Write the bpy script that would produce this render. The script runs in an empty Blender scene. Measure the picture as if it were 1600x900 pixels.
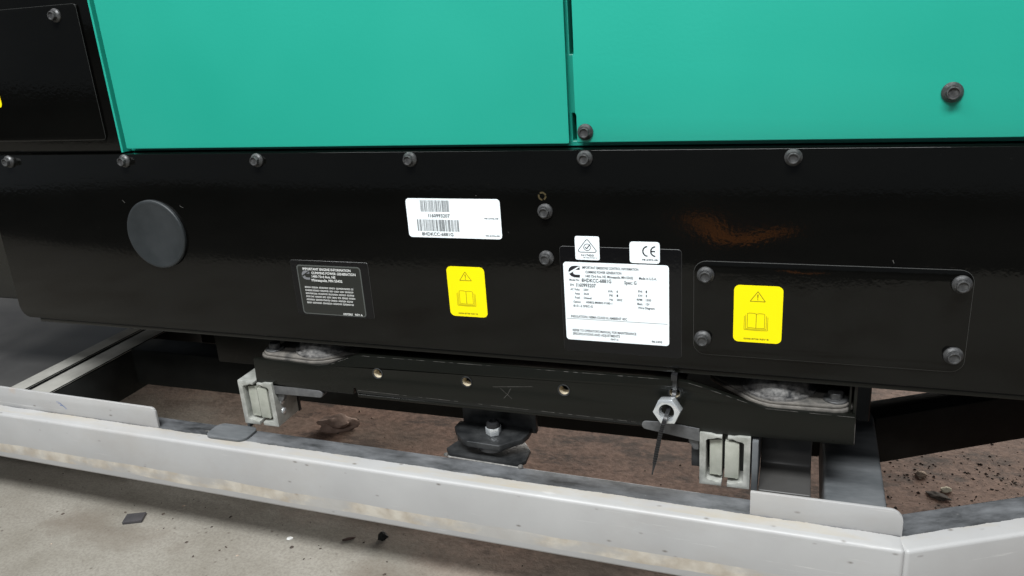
import bpy, bmesh, math, random
from mathutils import Vector, Matrix, noise
from mathutils.geometry import tessellate_polygon
R = math.radians
random.seed(7)
SC = bpy.context.scene
C = SC.collection

# ------------------------------------------------------------------ camera
cam = bpy.data.cameras.new('camera'); cam_o = bpy.data.objects.new('camera', cam); C.objects.link(cam_o)
cam.sensor_width = 36.0; cam.lens = 28.53; cam.clip_start = 0.02; cam.clip_end = 60
yaw, pit, rol = R(20.371), R(19.162), R(-4.095)
cy, sy, cp, sp = math.cos(yaw), math.sin(yaw), math.cos(pit), math.sin(pit)
fwd = Vector((-sy*cp, cy*cp, -sp)); rt = Vector((cy, sy, 0)); up = rt.cross(fwd)
rt2 = math.cos(rol)*rt + math.sin(rol)*up; up2 = -math.sin(rol)*rt + math.cos(rol)*up
M = Matrix((rt2, up2, -fwd)).transposed().to_4x4(); M.translation = Vector((0.1677, -0.6111, 0.2892))
cam_o.matrix_world = M
SC.camera = cam_o

# ------------------------------------------------------------------ world, lamps, exposure
w = bpy.data.worlds.new('World'); SC.world = w; w.use_nodes = True
w.node_tree.nodes['Background'].inputs[0].default_value = (0.80, 0.90, 1.0, 1)
w.node_tree.nodes['Background'].inputs[1].default_value = 0.16
def lamp(name, loc, target, sx, sy_, power, col):
    l = bpy.data.lights.new(name, 'AREA'); l.shape = 'RECTANGLE'; l.size = sx; l.size_y = sy_; l.energy = power; l.color = col
    o = bpy.data.objects.new(name, l); C.objects.link(o); o.location = loc
    o.rotation_euler = (Vector(target) - Vector(loc)).to_track_quat('-Z', 'Y').to_euler()
    return o
lamp('overhead_lamp', (-0.3, -3.3, 2.7), (-0.3, -2.9, 0.0), 1.5, 0.40, 42, (0.98, 0.99, 1.0))  # added lamp, lights the far floor that the skirt mirrors
lamp('overhead_lamp', (0.12, -1.42, 2.3), (0.0, 0.0, 0.0), 1.5, 0.50, 128, (0.96, 0.99, 1.0))
lamp('overhead_lamp', (-1.5, -1.0, 2.4), (-0.3, 0.0, 0.0), 1.2, 0.30, 30, (0.98, 0.99, 1.0))
lamp('rear_fill_light', (0.6, 3.8, 0.9), (0.1, 0.2, -0.2), 4.5, 1.5, 270, (1.0, 0.95, 0.88))  # added low fill from behind, brightens the floor under the housing
SC.view_settings.view_transform = 'Standard'; SC.view_settings.look = 'None'
SC.view_settings.exposure = 0.0; SC.view_settings.gamma = 1.0

# ------------------------------------------------------------------ materials
def mat(name, col, rough=0.5, metal=0.0, spec=0.5, coat=0.0):
    m = bpy.data.materials.new(name); m.use_nodes = True
    b = m.node_tree.nodes['Principled BSDF']
    b.inputs['Base Color'].default_value = (*col, 1); b.inputs['Roughness'].default_value = rough
    b.inputs['Metallic'].default_value = metal; b.inputs['Specular IOR Level'].default_value = spec
    b.inputs['Coat Weight'].default_value = coat; b.inputs['Coat Roughness'].default_value = 0.05
    return m
class NT:
    def __init__(s, m):
        s.t = m.node_tree; s.b = s.t.nodes['Principled BSDF']; s.co = s.n('ShaderNodeTexCoord').outputs['Object']
    def n(s, typ, **kw):
        x = s.t.nodes.new(typ)
        for k, v in kw.items(): setattr(x, k, v)
        return x
    def l(s, a, b): s.t.links.new(a, b)
    def noise(s, scale, detail=4, rough=0.55, stretch=None, co=None, offset=None):
        x = s.n('ShaderNodeTexNoise'); x.inputs['Scale'].default_value = scale; x.inputs['Detail'].default_value = detail
        x.inputs['Roughness'].default_value = rough
        src = co or s.co
        if stretch or offset:
            mp = s.n('ShaderNodeMapping'); s.l(src, mp.inputs[0]); src = mp.outputs[0]
            if stretch: mp.inputs['Scale'].default_value = stretch
            if offset: mp.inputs['Location'].default_value = offset
        s.l(src, x.inputs['Vector']); return x.outputs[0]
    def ramp(s, v, stops):
        x = s.n('ShaderNodeValToRGB'); s.l(v, x.inputs[0]); e = x.color_ramp.elements
        while len(e) < len(stops): e.new(0.5)
        for i, (p, c) in enumerate(stops):
            e[i].position = p; e[i].color = (c, c, c, 1) if isinstance(c, (int, float)) else (*c, 1)
        return x.outputs[0]
    def mix(s, f, a, b):
        x = s.n('ShaderNodeMix', data_type='RGBA')
        s.l(f, x.inputs[0])
        for v, i in ((a, 6), (b, 7)):
            if isinstance(v, tuple): x.inputs[i].default_value = (*v, 1)
            else: s.l(v, x.inputs[i])
        return x.outputs[2]
    def math(s, op, a, b=None):
        x = s.n('ShaderNodeMath', operation=op)
        for i, v in enumerate((a, b)):
            if v is None: continue
            if isinstance(v, (int, float)): x.inputs[i].default_value = v
            else: s.l(v, x.inputs[i])
        return x.outputs[0]
    def bump(s, h, strength, dist):
        x = s.n('ShaderNodeBump'); x.inputs['Strength'].default_value = strength; x.inputs['Distance'].default_value = dist
        s.l(h, x.inputs['Height']); s.l(x.outputs[0], s.b.inputs['Normal'])
    def xyz(s):
        x = s.n('ShaderNodeSeparateXYZ'); s.l(s.co, x.inputs[0]); return x.outputs
    def color(s, v): s.l(v, s.b.inputs['Base Color'])
    def rough(s, v): s.l(v, s.b.inputs['Roughness'])

def gloss_black(name, base, rough, dust=1.0):
    m = mat(name, base, rough, 0, 0.31); t = NT(m)
    sp_ = t.n('ShaderNodeTexVoronoi'); sp_.inputs['Scale'].default_value = 130; t.l(t.co, sp_.inputs['Vector'])
    dots = t.ramp(sp_.outputs['Distance'], [(0.0, 1.0), (0.045, 0.0)])
    gate = t.ramp(t.noise(55, 2), [(0.60, 0.0), (0.68, 1.0)])
    spk = t.math('MULTIPLY', t.math('MULTIPLY', dots, gate), 0.5*dust)
    smear = t.ramp(t.noise(7, 5, 0.6, (1, 1, 2.2)), [(0.35, 0.0), (0.75, 1.0)])
    c = t.mix(t.math('MULTIPLY', smear, 0.45*dust), base, (base[0]*1.3+0.0012, base[1]*1.3+0.0012, base[2]*1.3+0.0010))
    t.color(t.mix(spk, c, (0.30, 0.29, 0.27)))
    t.rough(t.math('ADD', t.math('MULTIPLY', smear, 0.07), rough))
    t.bump(t.noise(260, 2), 0.10, 0.0005)
    return m
BLACK = gloss_black('gloss_black_paint', (0.0017, 0.0017, 0.0015), 0.055)
BLACK2 = gloss_black('satin_black_paint', (0.0042, 0.0046, 0.0036), 0.26, 1.3)
FILM = gloss_black('clear_film_on_black', (0.0035, 0.0035, 0.0040), 0.06, 0.6)

EDGE = mat('edge_highlight_grey', (0.042, 0.042, 0.040), 0.35)  # painted highlight line for the bevels of cover, plate and films
def green_paint():
    m = mat('green_enamel', (0.010, 0.37, 0.265), 0.33, 0, 0.45); t = NT(m)
    n = t.ramp(t.noise(3.2, 3), [(0.3, 0.0), (0.7, 1.0)])
    t.color(t.mix(n, (0.0125, 0.285, 0.207), (0.019, 0.318, 0.238)))
    t.rough(t.math('ADD', t.math('MULTIPLY', n, 0.06), 0.30))
    t.bump(t.math('ADD', t.noise(330, 3), t.math('MULTIPLY', t.noise(9, 2), 6.0)), 0.14, 0.0006)
    return m
GREEN = green_paint()
GREEN_DK = mat('green_enamel_inner', (0.012, 0.30, 0.22), 0.4)

def simple(name, a, b, scale, rough, metal=0.0, bump=0.0, bscale=400, stretch=None, lo=0.35, hi=0.68, spec=0.5):
    m = mat(name, a, rough, metal, spec); t = NT(m)
    n = t.ramp(t.noise(scale, 6, 0.62, stretch), [(lo, 0.0), (hi, 1.0)])
    t.color(t.mix(n, a, b)); t.rough(t.math('ADD', t.math('MULTIPLY', n, 0.15), rough))
    if bump: t.bump(t.noise(bscale, 4), bump, 0.0008)
    return m
BOLT = simple('phosphate_steel', (0.035, 0.035, 0.036), (0.085, 0.085, 0.084), 260, 0.34, 0.25, 0.2)
PLUG = simple('grey_rubber_plug', (0.017, 0.020, 0.0215), (0.025, 0.028, 0.030), 30, 0.42, 0, 0.05, spec=0.35)
DUSTY = simple('dusty_isolator', (0.020, 0.020, 0.021), (0.22, 0.21, 0.20), 150, 0.5, 0.1, 0.5, 160)
DUSTY2 = simple('dusty_flange', (0.055, 0.052, 0.048), (0.165, 0.15, 0.132), 70, 0.6, 0.0, 0.25, 200)
ZINC = simple('zinc_slide', (0.27, 0.275, 0.25), (0.46, 0.46, 0.43), 95, 0.30, 0.3, 0.25)
ZINC2 = simple('zinc_inner_bar', (0.31, 0.32, 0.27), (0.42, 0.42, 0.37), 60, 0.40, 0.2, 0.1)
CHROME = simple('bright_zinc_nut', (0.70, 0.73, 0.75), (0.84, 0.86, 0.87), 90, 0.16, 0.7)
CAST = simple('cast_grey_lever', (0.075, 0.075, 0.078), (0.15, 0.15, 0.15), 70, 0.40, 0.3, 0.2)
BRASS = simple('passivated_sleeve', (0.62, 0.53, 0.38), (0.80, 0.72, 0.56), 120, 0.30, 0.35)
NYLON = mat('black_nylon', (0.014, 0.014, 0.015), 0.32); t_ = NT(NYLON); t_.bump(t_.noise(900, 2), 0.1, 0.0004)
DARKSTEEL = simple('dark_steel', (0.010, 0.0105, 0.010), (0.020, 0.021, 0.0195), 22, 0.62, 0.0, 0.15, 220, spec=0.15)
PRIMER = simple('scuffed_primer', (0.065, 0.07, 0.074), (0.14, 0.145, 0.15), 26, 0.6, 0.0, 0.2, 200, (0.5, 1.6, 1), spec=0.2)
PLATE = simple('black_latch_plate', (0.016, 0.017, 0.018), (0.055, 0.056, 0.057), 38, 0.30, 0.35, 0.2, 260, spec=0.3)
WORN = simple('worn_edge', (0.07, 0.068, 0.062), (0.20, 0.19, 0.18), 120, 0.45, 0.3)
WHITE_V = mat('white_vinyl', (0.80, 0.84, 0.86), 0.35); t_ = NT(WHITE_V); t_.color(t_.mix(t_.noise(30, 2), (0.80, 0.85, 0.87), (0.84, 0.89, 0.91)))
YELLOW = mat('yellow_vinyl', (0.84, 0.71, 0.0015), 0.36, 0, 0.3); t_ = NT(YELLOW); t_.color(t_.mix(t_.noise(40, 2), (0.82, 0.69, 0.001), (0.86, 0.73, 0.002)))
INK = mat('black_ink', (0.012, 0.012, 0.016), 0.5)
INK_G = mat('grey_ink', (0.16, 0.16, 0.17), 0.5)
INK_Y = mat('olive_ink', (0.10, 0.085, 0.003), 0.5)
INK_W = mat('pale_ink', (0.62, 0.62, 0.60), 0.5)
NOTICE = mat('charcoal_vinyl', (0.016, 0.017, 0.015), 0.30)
NOTICE_E = mat('grey_label_border', (0.07, 0.075, 0.07), 0.4)
RUST = simple('rusty_scrap', (0.045, 0.028, 0.024), (0.12, 0.075, 0.06), 60, 0.85, 0, 0.6, 180)
DULL = simple('dusty_grey_paint', (0.20, 0.195, 0.175), (0.30, 0.29, 0.265), 20, 0.6, 0, 0.1, spec=0.2)
LEAF = simple('dry_leaf_brown', (0.16, 0.105, 0.080), (0.30, 0.21, 0.17), 60, 0.85, 0, 0.6, 180)
SHEET = simple('sheet_steel', (0.026, 0.024, 0.023), (0.066, 0.064, 0.061), 5, 0.35, 0.1, 0.05, 60)
PALE = simple('pale_chip', (0.55, 0.50, 0.38), (0.68, 0.62, 0.48), 60, 0.8)
TAN = simple('tan_pebble', (0.34, 0.26, 0.20), (0.48, 0.38, 0.30), 90, 0.9, 0, 0.5, 300)
GRIT = simple('dark_grit', (0.030, 0.023, 0.019), (0.085, 0.065, 0.052), 40, 0.9)

def rail_paint(masked):
    # light grey enamel, grimy tape line low on the face; on the masked rail the paint stops in a ragged line on the top
    m = mat('grey_rail_paint' + ('_masked' if masked else ''), (0.5, 0.5, 0.5), 0.42, 0, 0.4); t = NT(m)
    x, y, z = t.xyz()
    base = t.mix(t.ramp(t.noise(9, 5), [(0.3, 0.0), (0.7, 1.0)]), (0.330, 0.325, 0.322), (0.390, 0.385, 0.379))
    # dark nicks
    v = t.n('ShaderNodeTexVoronoi'); v.inputs['Scale'].default_value = 70
    mp = t.n('ShaderNodeMapping'); mp.inputs['Scale'].default_value = (0.6, 1, 1.3); t.l(t.co, mp.inputs[0]); t.l(mp.outputs[0], v.inputs['Vector'])
    nick = t.math('MULTIPLY', t.ramp(v.outputs['Distance'], [(0.03, 1.0), (0.13, 0.0)]), t.ramp(t.noise(31, 3), [(0.47, 0.0), (0.53, 1.0)]))
    base = t.mix(t.math('MULTIPLY', nick, 0.8), base, (0.10, 0.085, 0.07))
    scr = t.ramp(t.noise(24, 5, 0.7, (0.35, 1, 12)), [(0.63, 0.0), (0.70, 1.0)])
    base = t.mix(t.math('MULTIPLY', scr, 0.55), base, (0.60, 0.59, 0.57))
    gr = t.ramp(t.noise(5, 6, 0.7, (1, 1, 1.6), None, (7.7, 0, 0)), [(0.48, 0.0), (0.75, 1.0)])
    base = t.mix(t.math('MULTIPLY', gr, 0.45), base, (0.30, 0.27, 0.235))
    # tan tape residue: a band along the lower face
    wob = t.math('MULTIPLY', t.math('SUBTRACT', t.noise(14, 4), 0.5), 0.006)
    zz = t.math('ADD', z, wob)
    band = t.math('MULTIPLY', t.math('GREATER_THAN', zz, -0.0515), t.math('LESS_THAN', zz, -0.0395))
    pat = t.ramp(t.noise(13, 6, 0.65, (1.0, 1, 2.2)), [(0.42, 0.0), (0.53, 1.0)])
    band = t.math('MULTIPLY', band, t.math('ADD', t.math('MULTIPLY', pat, 0.6), 0.18))
    base = t.mix(band, base, t.mix(t.ramp(t.noise(45, 4), [(0.4, 0.0), (0.6, 1.0)]), (0.40, 0.34, 0.265), (0.56, 0.51, 0.43)))
    # rust spots
    spot = t.ramp(t.noise(8.5, 4, 0.6, None, None, (3.1, 0, 0)), [(0.72, 0.0), (0.78, 1.0)])
    base = t.mix(t.math('MULTIPLY', spot, 0.5), base, (0.42, 0.25, 0.12))
    if masked:
        edge = t.math('ADD', t.math('MULTIPLY', t.math('SUBTRACT', t.noise(34, 6, 0.72, (1, 0.4, 1)), 0.5), 0.0065), 0.0172)
        ledge = t.math('MULTIPLY', t.math('MULTIPLY', t.math('GREATER_THAN', y, 0.006), t.math('GREATER_THAN', z, -0.003)), t.ramp(t.noise(15, 6, 0.7, (0.5, 1.6, 1)), [(0.45, 0.0), (0.66, 1.0)]))
        base = t.mix(t.math('MULTIPLY', ledge, 0.55), base, (0.36, 0.30, 0.205))
        bare = t.math('MULTIPLY', t.math('GREATER_THAN', y, edge), t.math('GREATER_THAN', z, -0.0035))
        back = t.math('GREATER_THAN', y, 0.0385)
        bare = t.math('MAXIMUM', bare, back)
        prim = t.mix(t.ramp(t.noise(17, 6, 0.7, (0.6, 1.5, 1)), [(0.36, 0.0), (0.66, 1.0)]), (0.014, 0.0145, 0.015), (0.165, 0.170, 0.178))
        prim = t.mix(t.ramp(t.noise(3.3, 3, 0.5, None, None, (1.3, 0, 0)), [(0.50, 0.0), (0.62, 0.8)]), prim, (0.020, 0.020, 0.021))
        wht = t.ramp(t.noise(60, 5, 0.7, (0.35, 1.6, 1)), [(0.66, 0.0), (0.72, 1.0)])
        prim = t.mix(t.math('MULTIPLY', wht, 0.55), prim, (0.5, 0.48, 0.45))
        base = t.mix(bare, base, prim)
    t.color(base)
    t.rough(t.math('ADD', t.math('MULTIPLY', t.noise(20, 4), 0.2), 0.32))
    t.bump(t.noise(240, 4), 0.10, 0.0006)
    return m
RAIL = rail_paint(True); RAILP = rail_paint(False)

def floor_mat():
    m = mat('dirty_concrete', (0.3, 0.28, 0.25), 0.8, 0, 0.3); t = NT(m)
    x, y, z = t.xyz()
    big = t.noise(2.6, 5, 0.6); mid = t.noise(11, 6, 0.65); fine = t.noise(120, 5, 0.7)
    con = t.mix(t.ramp(mid, [(0.30, 0.0), (0.70, 1.0)]), (0.195, 0.178, 0.149), (0.275, 0.258, 0.224))
    grain = t.ramp(t.noise(330, 3, 0.7), [(0.36, 0.0), (0.60, 1.0)])
    con = t.mix(t.math('MULTIPLY', t.math('SUBTRACT', 1.0, grain), 0.35), con, (0.10, 0.085, 0.07))
    dirt = t.mix(t.ramp(fine, [(0.35, 0.0), (0.66, 1.0)]), (0.135, 0.076, 0.053), (0.285, 0.178, 0.132))
    # brown soil swept under the machine, fading out in the open floor in front
    k = t.math('ADD', t.math('ADD', t.math('MULTIPLY', y, 4.2), t.math('MULTIPLY', x, 1.3)), t.math('MULTIPLY', t.math('SUBTRACT', big, 0.5), 1.7))
    f = t.ramp(t.math('ADD', k, 0.42), [(0.22, 0.0), (0.95, 1.0)])
    c = t.mix(f, con, dirt)
    st = t.ramp(t.noise(5.5, 5, 0.6, (1, 1.6, 1), None, (2.2, 0.4, 0)), [(0.52, 0.0), (0.72, 1.0)])
    c = t.mix(t.math('MULTIPLY', st, 0.7), c, (0.115, 0.09, 0.068))  # dirt stains, also painting in soft shadow bands on the concrete
    mot = t.math('MULTIPLY', t.ramp(t.noise(26, 7, 0.75, (0.7, 1.3, 1)), [(0.50, 0.0), (0.60, 1.0)]), f)
    c = t.mix(t.math('MULTIPLY', mot, 0.85), c, (0.050, 0.032, 0.024))
    v = t.n('ShaderNodeTexVoronoi'); v.inputs['Scale'].default_value = 90; t.l(t.co, v.inputs['Vector'])
    sp_ = t.math('MULTIPLY', t.ramp(v.outputs['Distance'], [(0.05, 1.0), (0.2, 0.0)]), t.ramp(t.noise(24, 3), [(0.52, 0.0), (0.62, 1.0)]))
    c = t.mix(t.math('MULTIPLY', sp_, 0.75), c, (0.06, 0.045, 0.035))
    t.color(c); t.bump(t.math('ADD', fine, t.math('MULTIPLY', mid, 2.0)), 0.35, 0.002)
    return m
FLOOR = floor_mat()

# ------------------------------------------------------------------ mesh helpers
class MB:
    def __init__(s): s.v = []; s.f = []; s.m = []
    def add(s, vs, fs, mi=0):
        o = len(s.v); s.v += [tuple(p) for p in vs]; s.f += [tuple(i+o for i in f) for f in fs]; s.m += [mi]*len(fs)
    def box(s, a, b, mi=0):
        x0, y0, z0 = a; x1, y1, z1 = b
        vs = [(x0,y0,z0),(x1,y0,z0),(x1,y1,z0),(x0,y1,z0),(x0,y0,z1),(x1,y0,z1),(x1,y1,z1),(x0,y1,z1)]
        s.add(vs, [(3,2,1,0),(4,5,6,7),(0,1,5,4),(1,2,6,5),(2,3,7,6),(3,0,4,7)], mi)
    def prism(s, loops, d0, d1, axis='y', mi=0):
        # loops: list of 2-D outlines (first outer, the rest holes); axis y: (x,z) swept in y; z: (x,y) swept in z; x: (y,z) swept in x
        def P(p, d):
            return {'y': (p[0], d, p[1]), 'z': (p[0], p[1], d), 'x': (d, p[0], p[1])}[axis]
        flat = [p for l in loops for p in l]; n = len(flat)
        tri = tessellate_polygon([[Vector((p[0], p[1], 0)) for p in l] for l in loops])
        vs = [P(p, d0) for p in flat] + [P(p, d1) for p in flat]
        fs = [tuple(t) for t in tri] + [tuple(i+n for i in reversed(t)) for t in tri]
        o = 0
        for l in loops:
            k = len(l)
            for i in range(k):
                a, b = o+i, o+(i+1) % k
                fs.append((a, b, b+n, a+n))
            o += k
        s.add(vs, fs, mi)
    def flat(s, loop, y, mi=0, holes=()):
        loops = [loop, *holes]; pts = [p for l in loops for p in l]
        tri = tessellate_polygon([[Vector((p[0], p[1], 0)) for p in l] for l in loops])
        s.add([(p[0], y, p[1]) for p in pts], [tuple(t) for t in tri], mi)
    def lathe(s, prof, center, axis='-y', n=24, mi=0, cap=True):
        # prof: (radius, height along axis)
        cx, cyy, cz = center; vs = []; fs = []
        def P(r, a, h):
            u, v_ = r*math.cos(a), r*math.sin(a)
            if axis == '-y': return (cx+u, cyy-h, cz+v_)
            if axis == 'z': return (cx+u, cyy+v_, cz+h)
            return (cx+h, cyy+u, cz+v_)
        for r, h in prof:
            for i in range(n): vs.append(P(r, 2*math.pi*i/n, h))
        for j in range(len(prof)-1):
            for i in range(n):
                a, b = j*n+i, j*n+(i+1) % n
                fs.append((a, b, b+n, a+n))
        if cap and prof[-1][0] > 1e-6: fs.append(tuple((len(prof)-1)*n+i for i in range(n)))
        s.add(vs, fs, mi)
    def seg(s, p, q, wd, y, mi=0):
        d = Vector((q[0]-p[0], q[1]-p[1])); L = d.length
        if L < 1e-9: return
        nrm = Vector((-d.y, d.x))/L*wd/2
        s.add([(p[0]+nrm.x, y, p[1]+nrm.y), (p[0]-nrm.x, y, p[1]-nrm.y), (q[0]-nrm.x, y, q[1]-nrm.y), (q[0]+nrm.x, y, q[1]+nrm.y)], [(0,1,2,3)], mi)
    def path(s, pts, wd, y, mi=0, closed=False):
        k = len(pts)
        for i in range(k if closed else k-1): s.seg(pts[i], pts[(i+1) % k], wd, y, mi)
    def build(s, name, mats, parent=None, bevel=0.0, seg=2, smooth=35, origin=None, xf=None, edge=None):
        bm = bmesh.new()
        bv = [bm.verts.new(p) for p in s.v]
        for f, mi in zip(s.f, s.m):
            try: fc = bm.faces.new([bv[i] for i in f]); fc.material_index = mi
            except ValueError: pass
        if bevel:
            bmesh.ops.remove_doubles(bm, verts=bm.verts, dist=1e-6)
        bmesh.ops.recalc_face_normals(bm, faces=bm.faces)
        if bevel:
            es = [e for e in bm.edges if len(e.link_faces) == 2 and e.calc_face_angle(0) > R(28)]
            rb_ = bmesh.ops.bevel(bm, geom=es, offset=bevel, segments=seg, profile=0.5, affect='EDGES', clamp_overlap=True)
            if edge is not None:
                for f in rb_['faces']: f.material_index = edge
        if xf: bmesh.ops.transform(bm, matrix=xf, verts=bm.verts)
        if origin: bmesh.ops.translate(bm, vec=-Vector(origin), verts=bm.verts)
        me = bpy.data.meshes.new(name); bm.to_mesh(me); bm.free()
        for mm in (mats if isinstance(mats, (list, tuple)) else [mats]): me.materials.append(mm)
        if smooth:
            me.polygons.foreach_set('use_smooth', [True]*len(me.polygons)); me.set_sharp_from_angle(angle=R(smooth))
        o = bpy.data.objects.new(name, me); C.objects.link(o)
        if origin: o.location = origin
        if parent: attach(o, parent)
        return o
def wloc(o):
    p = Vector(o.location)
    return p if not o.parent else wloc(o.parent) + p
def attach(o, parent):
    p = Vector(o.location); o.parent = parent; o.location = p - wloc(parent)
def thing(name, label, cat, loc=(0,0,0), group=None):
    o = bpy.data.objects.new(name, None); C.objects.link(o); o.location = loc; o.empty_display_size = 0.02
    tag(o, label, cat, group); return o
def tag(o, label, cat, group=None):
    o['label'] = label; o['category'] = cat
    if group: o['group'] = group
    return o
def rrect(x0, z0, x1, z1, r, n=5):
    pts = []
    for cx, cz, a0 in ((x1-r, z1-r, 0), (x0+r, z1-r, 90), (x0+r, z0+r, 180), (x1-r, z0+r, 270)):
        for i in range(n+1):
            a = R(a0+90*i/n); pts.append((cx+r*math.cos(a), cz+r*math.sin(a)))
    return pts
def circ(cx, cz, r, n=20, ph=0): return [(cx+r*math.cos(2*math.pi*i/n+ph), cz+r*math.sin(2*math.pi*i/n+ph)) for i in range(n)]
def hull(pts):
    pts = sorted(set(pts)); 
    def half(ps):
        h = []
        for p in ps:
            while len(h) > 1 and (h[-1][0]-h[-2][0])*(p[1]-h[-2][1])-(h[-1][1]-h[-2][1])*(p[0]-h[-2][0]) <= 0: h.pop()
            h.append(p)
        return h
    a, b = half(pts), half(pts[::-1]); return a[:-1]+b[:-1]
_tc = {}
def glyphs(txt):
    if txt in _tc: return _tc[txt]
    cu = bpy.data.curves.new('lettering', 'FONT'); cu.body = txt; cu.resolution_u = 2; cu.size = 1; cu.offset = 0.022
    o = bpy.data.objects.new('lettering', cu); C.objects.link(o)
    bpy.context.view_layer.update()
    e = o.evaluated_get(bpy.context.evaluated_depsgraph_get()); me = e.to_mesh()
    vs = [tuple(v.co) for v in me.vertices]; fs = [tuple(p.vertices) for p in me.polygons]
    e.to_mesh_clear(); bpy.data.objects.remove(o); bpy.data.curves.remove(cu)
    xs = [v[0] for v in vs]; x0 = min(xs); wd = max(xs)-x0
    _tc[txt] = ([(v[0]-x0, v[1]) for v in vs], fs, wd); return _tc[txt]
def text(mb, s, x0, x1, zb, h, y, mi):
    # fitted between x0 and x1, baseline zb, cap height h
    vs, fs, wd = glyphs(s); kx = (x1-x0)/wd; kz = h/0.70
    mb.add([(x0+v[0]*kx, y, zb+v[1]*kz) for v in vs], fs, mi)

# ================================================================== the setting: floor
fb = MB(); fb.add([(-9,-7,-0.24),(9,-7,-0.24),(9,9,-0.24),(-9,9,-0.24)], [(0,1,2,3)])
fl = fb.build('floor', FLOOR); fl['kind'] = 'structure'

m = MB(); m.add([(-9,-6.9,-0.236),(9,-6.9,-0.236),(9,-1.12,-0.236),(0.62,-1.02,-0.236),(-1.6,-0.90,-0.236),(-9,-1.3,-0.236)], [(0,1,2,3,4,5)])  # added unseen dark strip, darkens what the skirt mirrors
o = m.build('dark_reflection_strip', simple('dark_reflection_surface', (0.018, 0.017, 0.015), (0.05, 0.047, 0.042), 1.6, 0.8, spec=0.2), None, 0, 0, 0); o['kind'] = 'structure'
m = MB(); m.add([(a, b, -0.232) for a, b in ((-0.19,-2.55),(-0.06,-2.55),(0.08,-1.62),(0.24,-1.95),(0.30,-1.95),(0.12,-1.44),(0.03,-1.46))], [(0,1,2,6),(2,3,4,5),(2,5,6)])  # added unseen orange patch, gives the skirt an orange reflection
o = m.build('orange_reflection_patch', simple('orange_reflection_surface', (0.60, 0.17, 0.02), (0.72, 0.24, 0.03), 5, 0.6), None, 0, 0, 0); o['kind'] = 'structure'

# ================================================================== generator set
G = thing('generator_set', 'glossy black and green generator housing with white and yellow labels', 'generator', (0, 0.3, 0))
# lower skirt: one bent black sheet, rounded lower corner at its left end
mb = MB()
r = 0.013; xl, xr, zt = -0.6405, 0.66, 0.1795
out = [(xr, 0.0), (xr, zt), (xl+0.004, zt)] + [(xl+r-r*math.cos(R(a)), r-r*math.sin(R(a))) for a in range(0, 91, 15)]
mb.prism([out], 0.0, 0.020)
mb.build('skirt_panel', BLACK, G, 0.0022, 3)
# housing body behind the sheets
mb = MB(); mb.box((-0.86, 0.035, 0.004), (0.66, 0.62, 0.72)); mb.build('housing', BLACK2, G, 0.004, 2)
# green frame the doors close into, and the two doors
mb = MB()
mb.prism([[(-0.4515,0.1800),(0.66,0.1800),(0.66,0.50),(-0.4515,0.50)], [(-0.0046,0.184),(0.0012,0.184),(0.0012,0.206),(-0.0046,0.206)], [(-0.0046,0.2505),(0.0012,0.2505),(0.0012,0.498),(-0.0046,0.498)]], 0.0165, 0.0300)
mb.prism([[(-0.4535,0.1802),(-0.4512,0.1802),(-0.4512,0.50),(-0.4535,0.50)]], 0.0050, 0.0170)
mb.build('door_frame', GREEN_DK, G, 0.0004, 1)
mb = MB(); mb.prism([rrect(-0.4466, 0.1838, -0.0050, 0.50, 0.0012, 3)], 0.0060, 0.0105)
dl = mb.build('door', GREEN, G, 0.0009, 3); dl['label'] = 'wide green door left of the seam'
mb = MB()
mb.prism([[(0.66,0.1842),(0.66,0.50),(0.0014,0.50),(0.0014,0.2520),(0.0004,0.2500),(0.0004,0.2075),(0.0014,0.2055),(0.0014,0.1842)]], 0.0060, 0.0105)
dr = mb.build('door', GREEN, G, 0.0009, 3); dr['label'] = 'green door right of the seam with two black bolts'
# upper left black side panel with an inspection plate
mb = MB(); mb.box((-0.86, 0.006, 0.1805), (-0.4540, 0.030, 0.50)); mb.build('side_panel', BLACK, G, 0.0012, 2)
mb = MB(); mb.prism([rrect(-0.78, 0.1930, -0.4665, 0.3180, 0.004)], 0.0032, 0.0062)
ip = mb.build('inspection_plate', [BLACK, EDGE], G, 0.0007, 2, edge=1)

def bolt_mesh(rf=0.0063, rh=0.0043, h=0.0062, ph=0.2):
    m = MB()
    m.lathe([(rf,0),(rf,0.0011),(rf*0.94,0.0017),(rh*1.08,0.0027),(rh*1.05,0.0030)], (0,0,0), '-y', 24)
    n = 6; ring = lambda rr, hh: [(rr*math.cos(ph+2*math.pi*i/n), -hh, rr*math.sin(ph+2*math.pi*i/n)) for i in range(n)]
    k = 24
    def rr(a, c): # hex radius with rounding towards the top
        d = (a-ph) % (math.pi/3)-math.pi/6; return min(rh*1.0*math.cos(math.pi/6)/math.cos(d), c)
    prof = [(0.0026, 9), (h-0.0007, 9), (h-0.0001, rh*0.93), (h, rh*0.86), (h, rh*0.76), (h-0.0010, rh*0.66), (h-0.0012, rh*0.1)]
    vs = []; fs = []
    for hh, c in prof:
        for i in range(k):
            a = 2*math.pi*i/k; q = rr(a, c) if c >= rh*0.86 else c
            vs.append((q*math.cos(a), -hh, q*math.sin(a)))
    for j in range(len(prof)-1):
        for i in range(k):
            a, b = j*k+i, j*k+(i+1) % k; fs.append((a, b, b+k, a+k))
    fs.append(tuple((len(prof)-1)*k+i for i in range(k)))
    m.add(vs, fs); return m
bolt_src = bolt_mesh().build('bolt', BOLT)
C.objects.unlink(bolt_src)
def bolt(parent, x, y, z, k=1.0):
    o = bolt_src.copy(); C.objects.link(o); o.location = (x, y, z); o.rotation_euler = (0, random.uniform(0, 6.28), 0); o.scale = (k, k, k)
    attach(o, parent); return o
for x in (-0.5964, -0.4463, -0.2946, -0.1419, 0.0089, 0.1623): bolt(G, x, 0.0, 0.1732)
bolt(G, 0.315, 0.0, 0.174)
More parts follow.
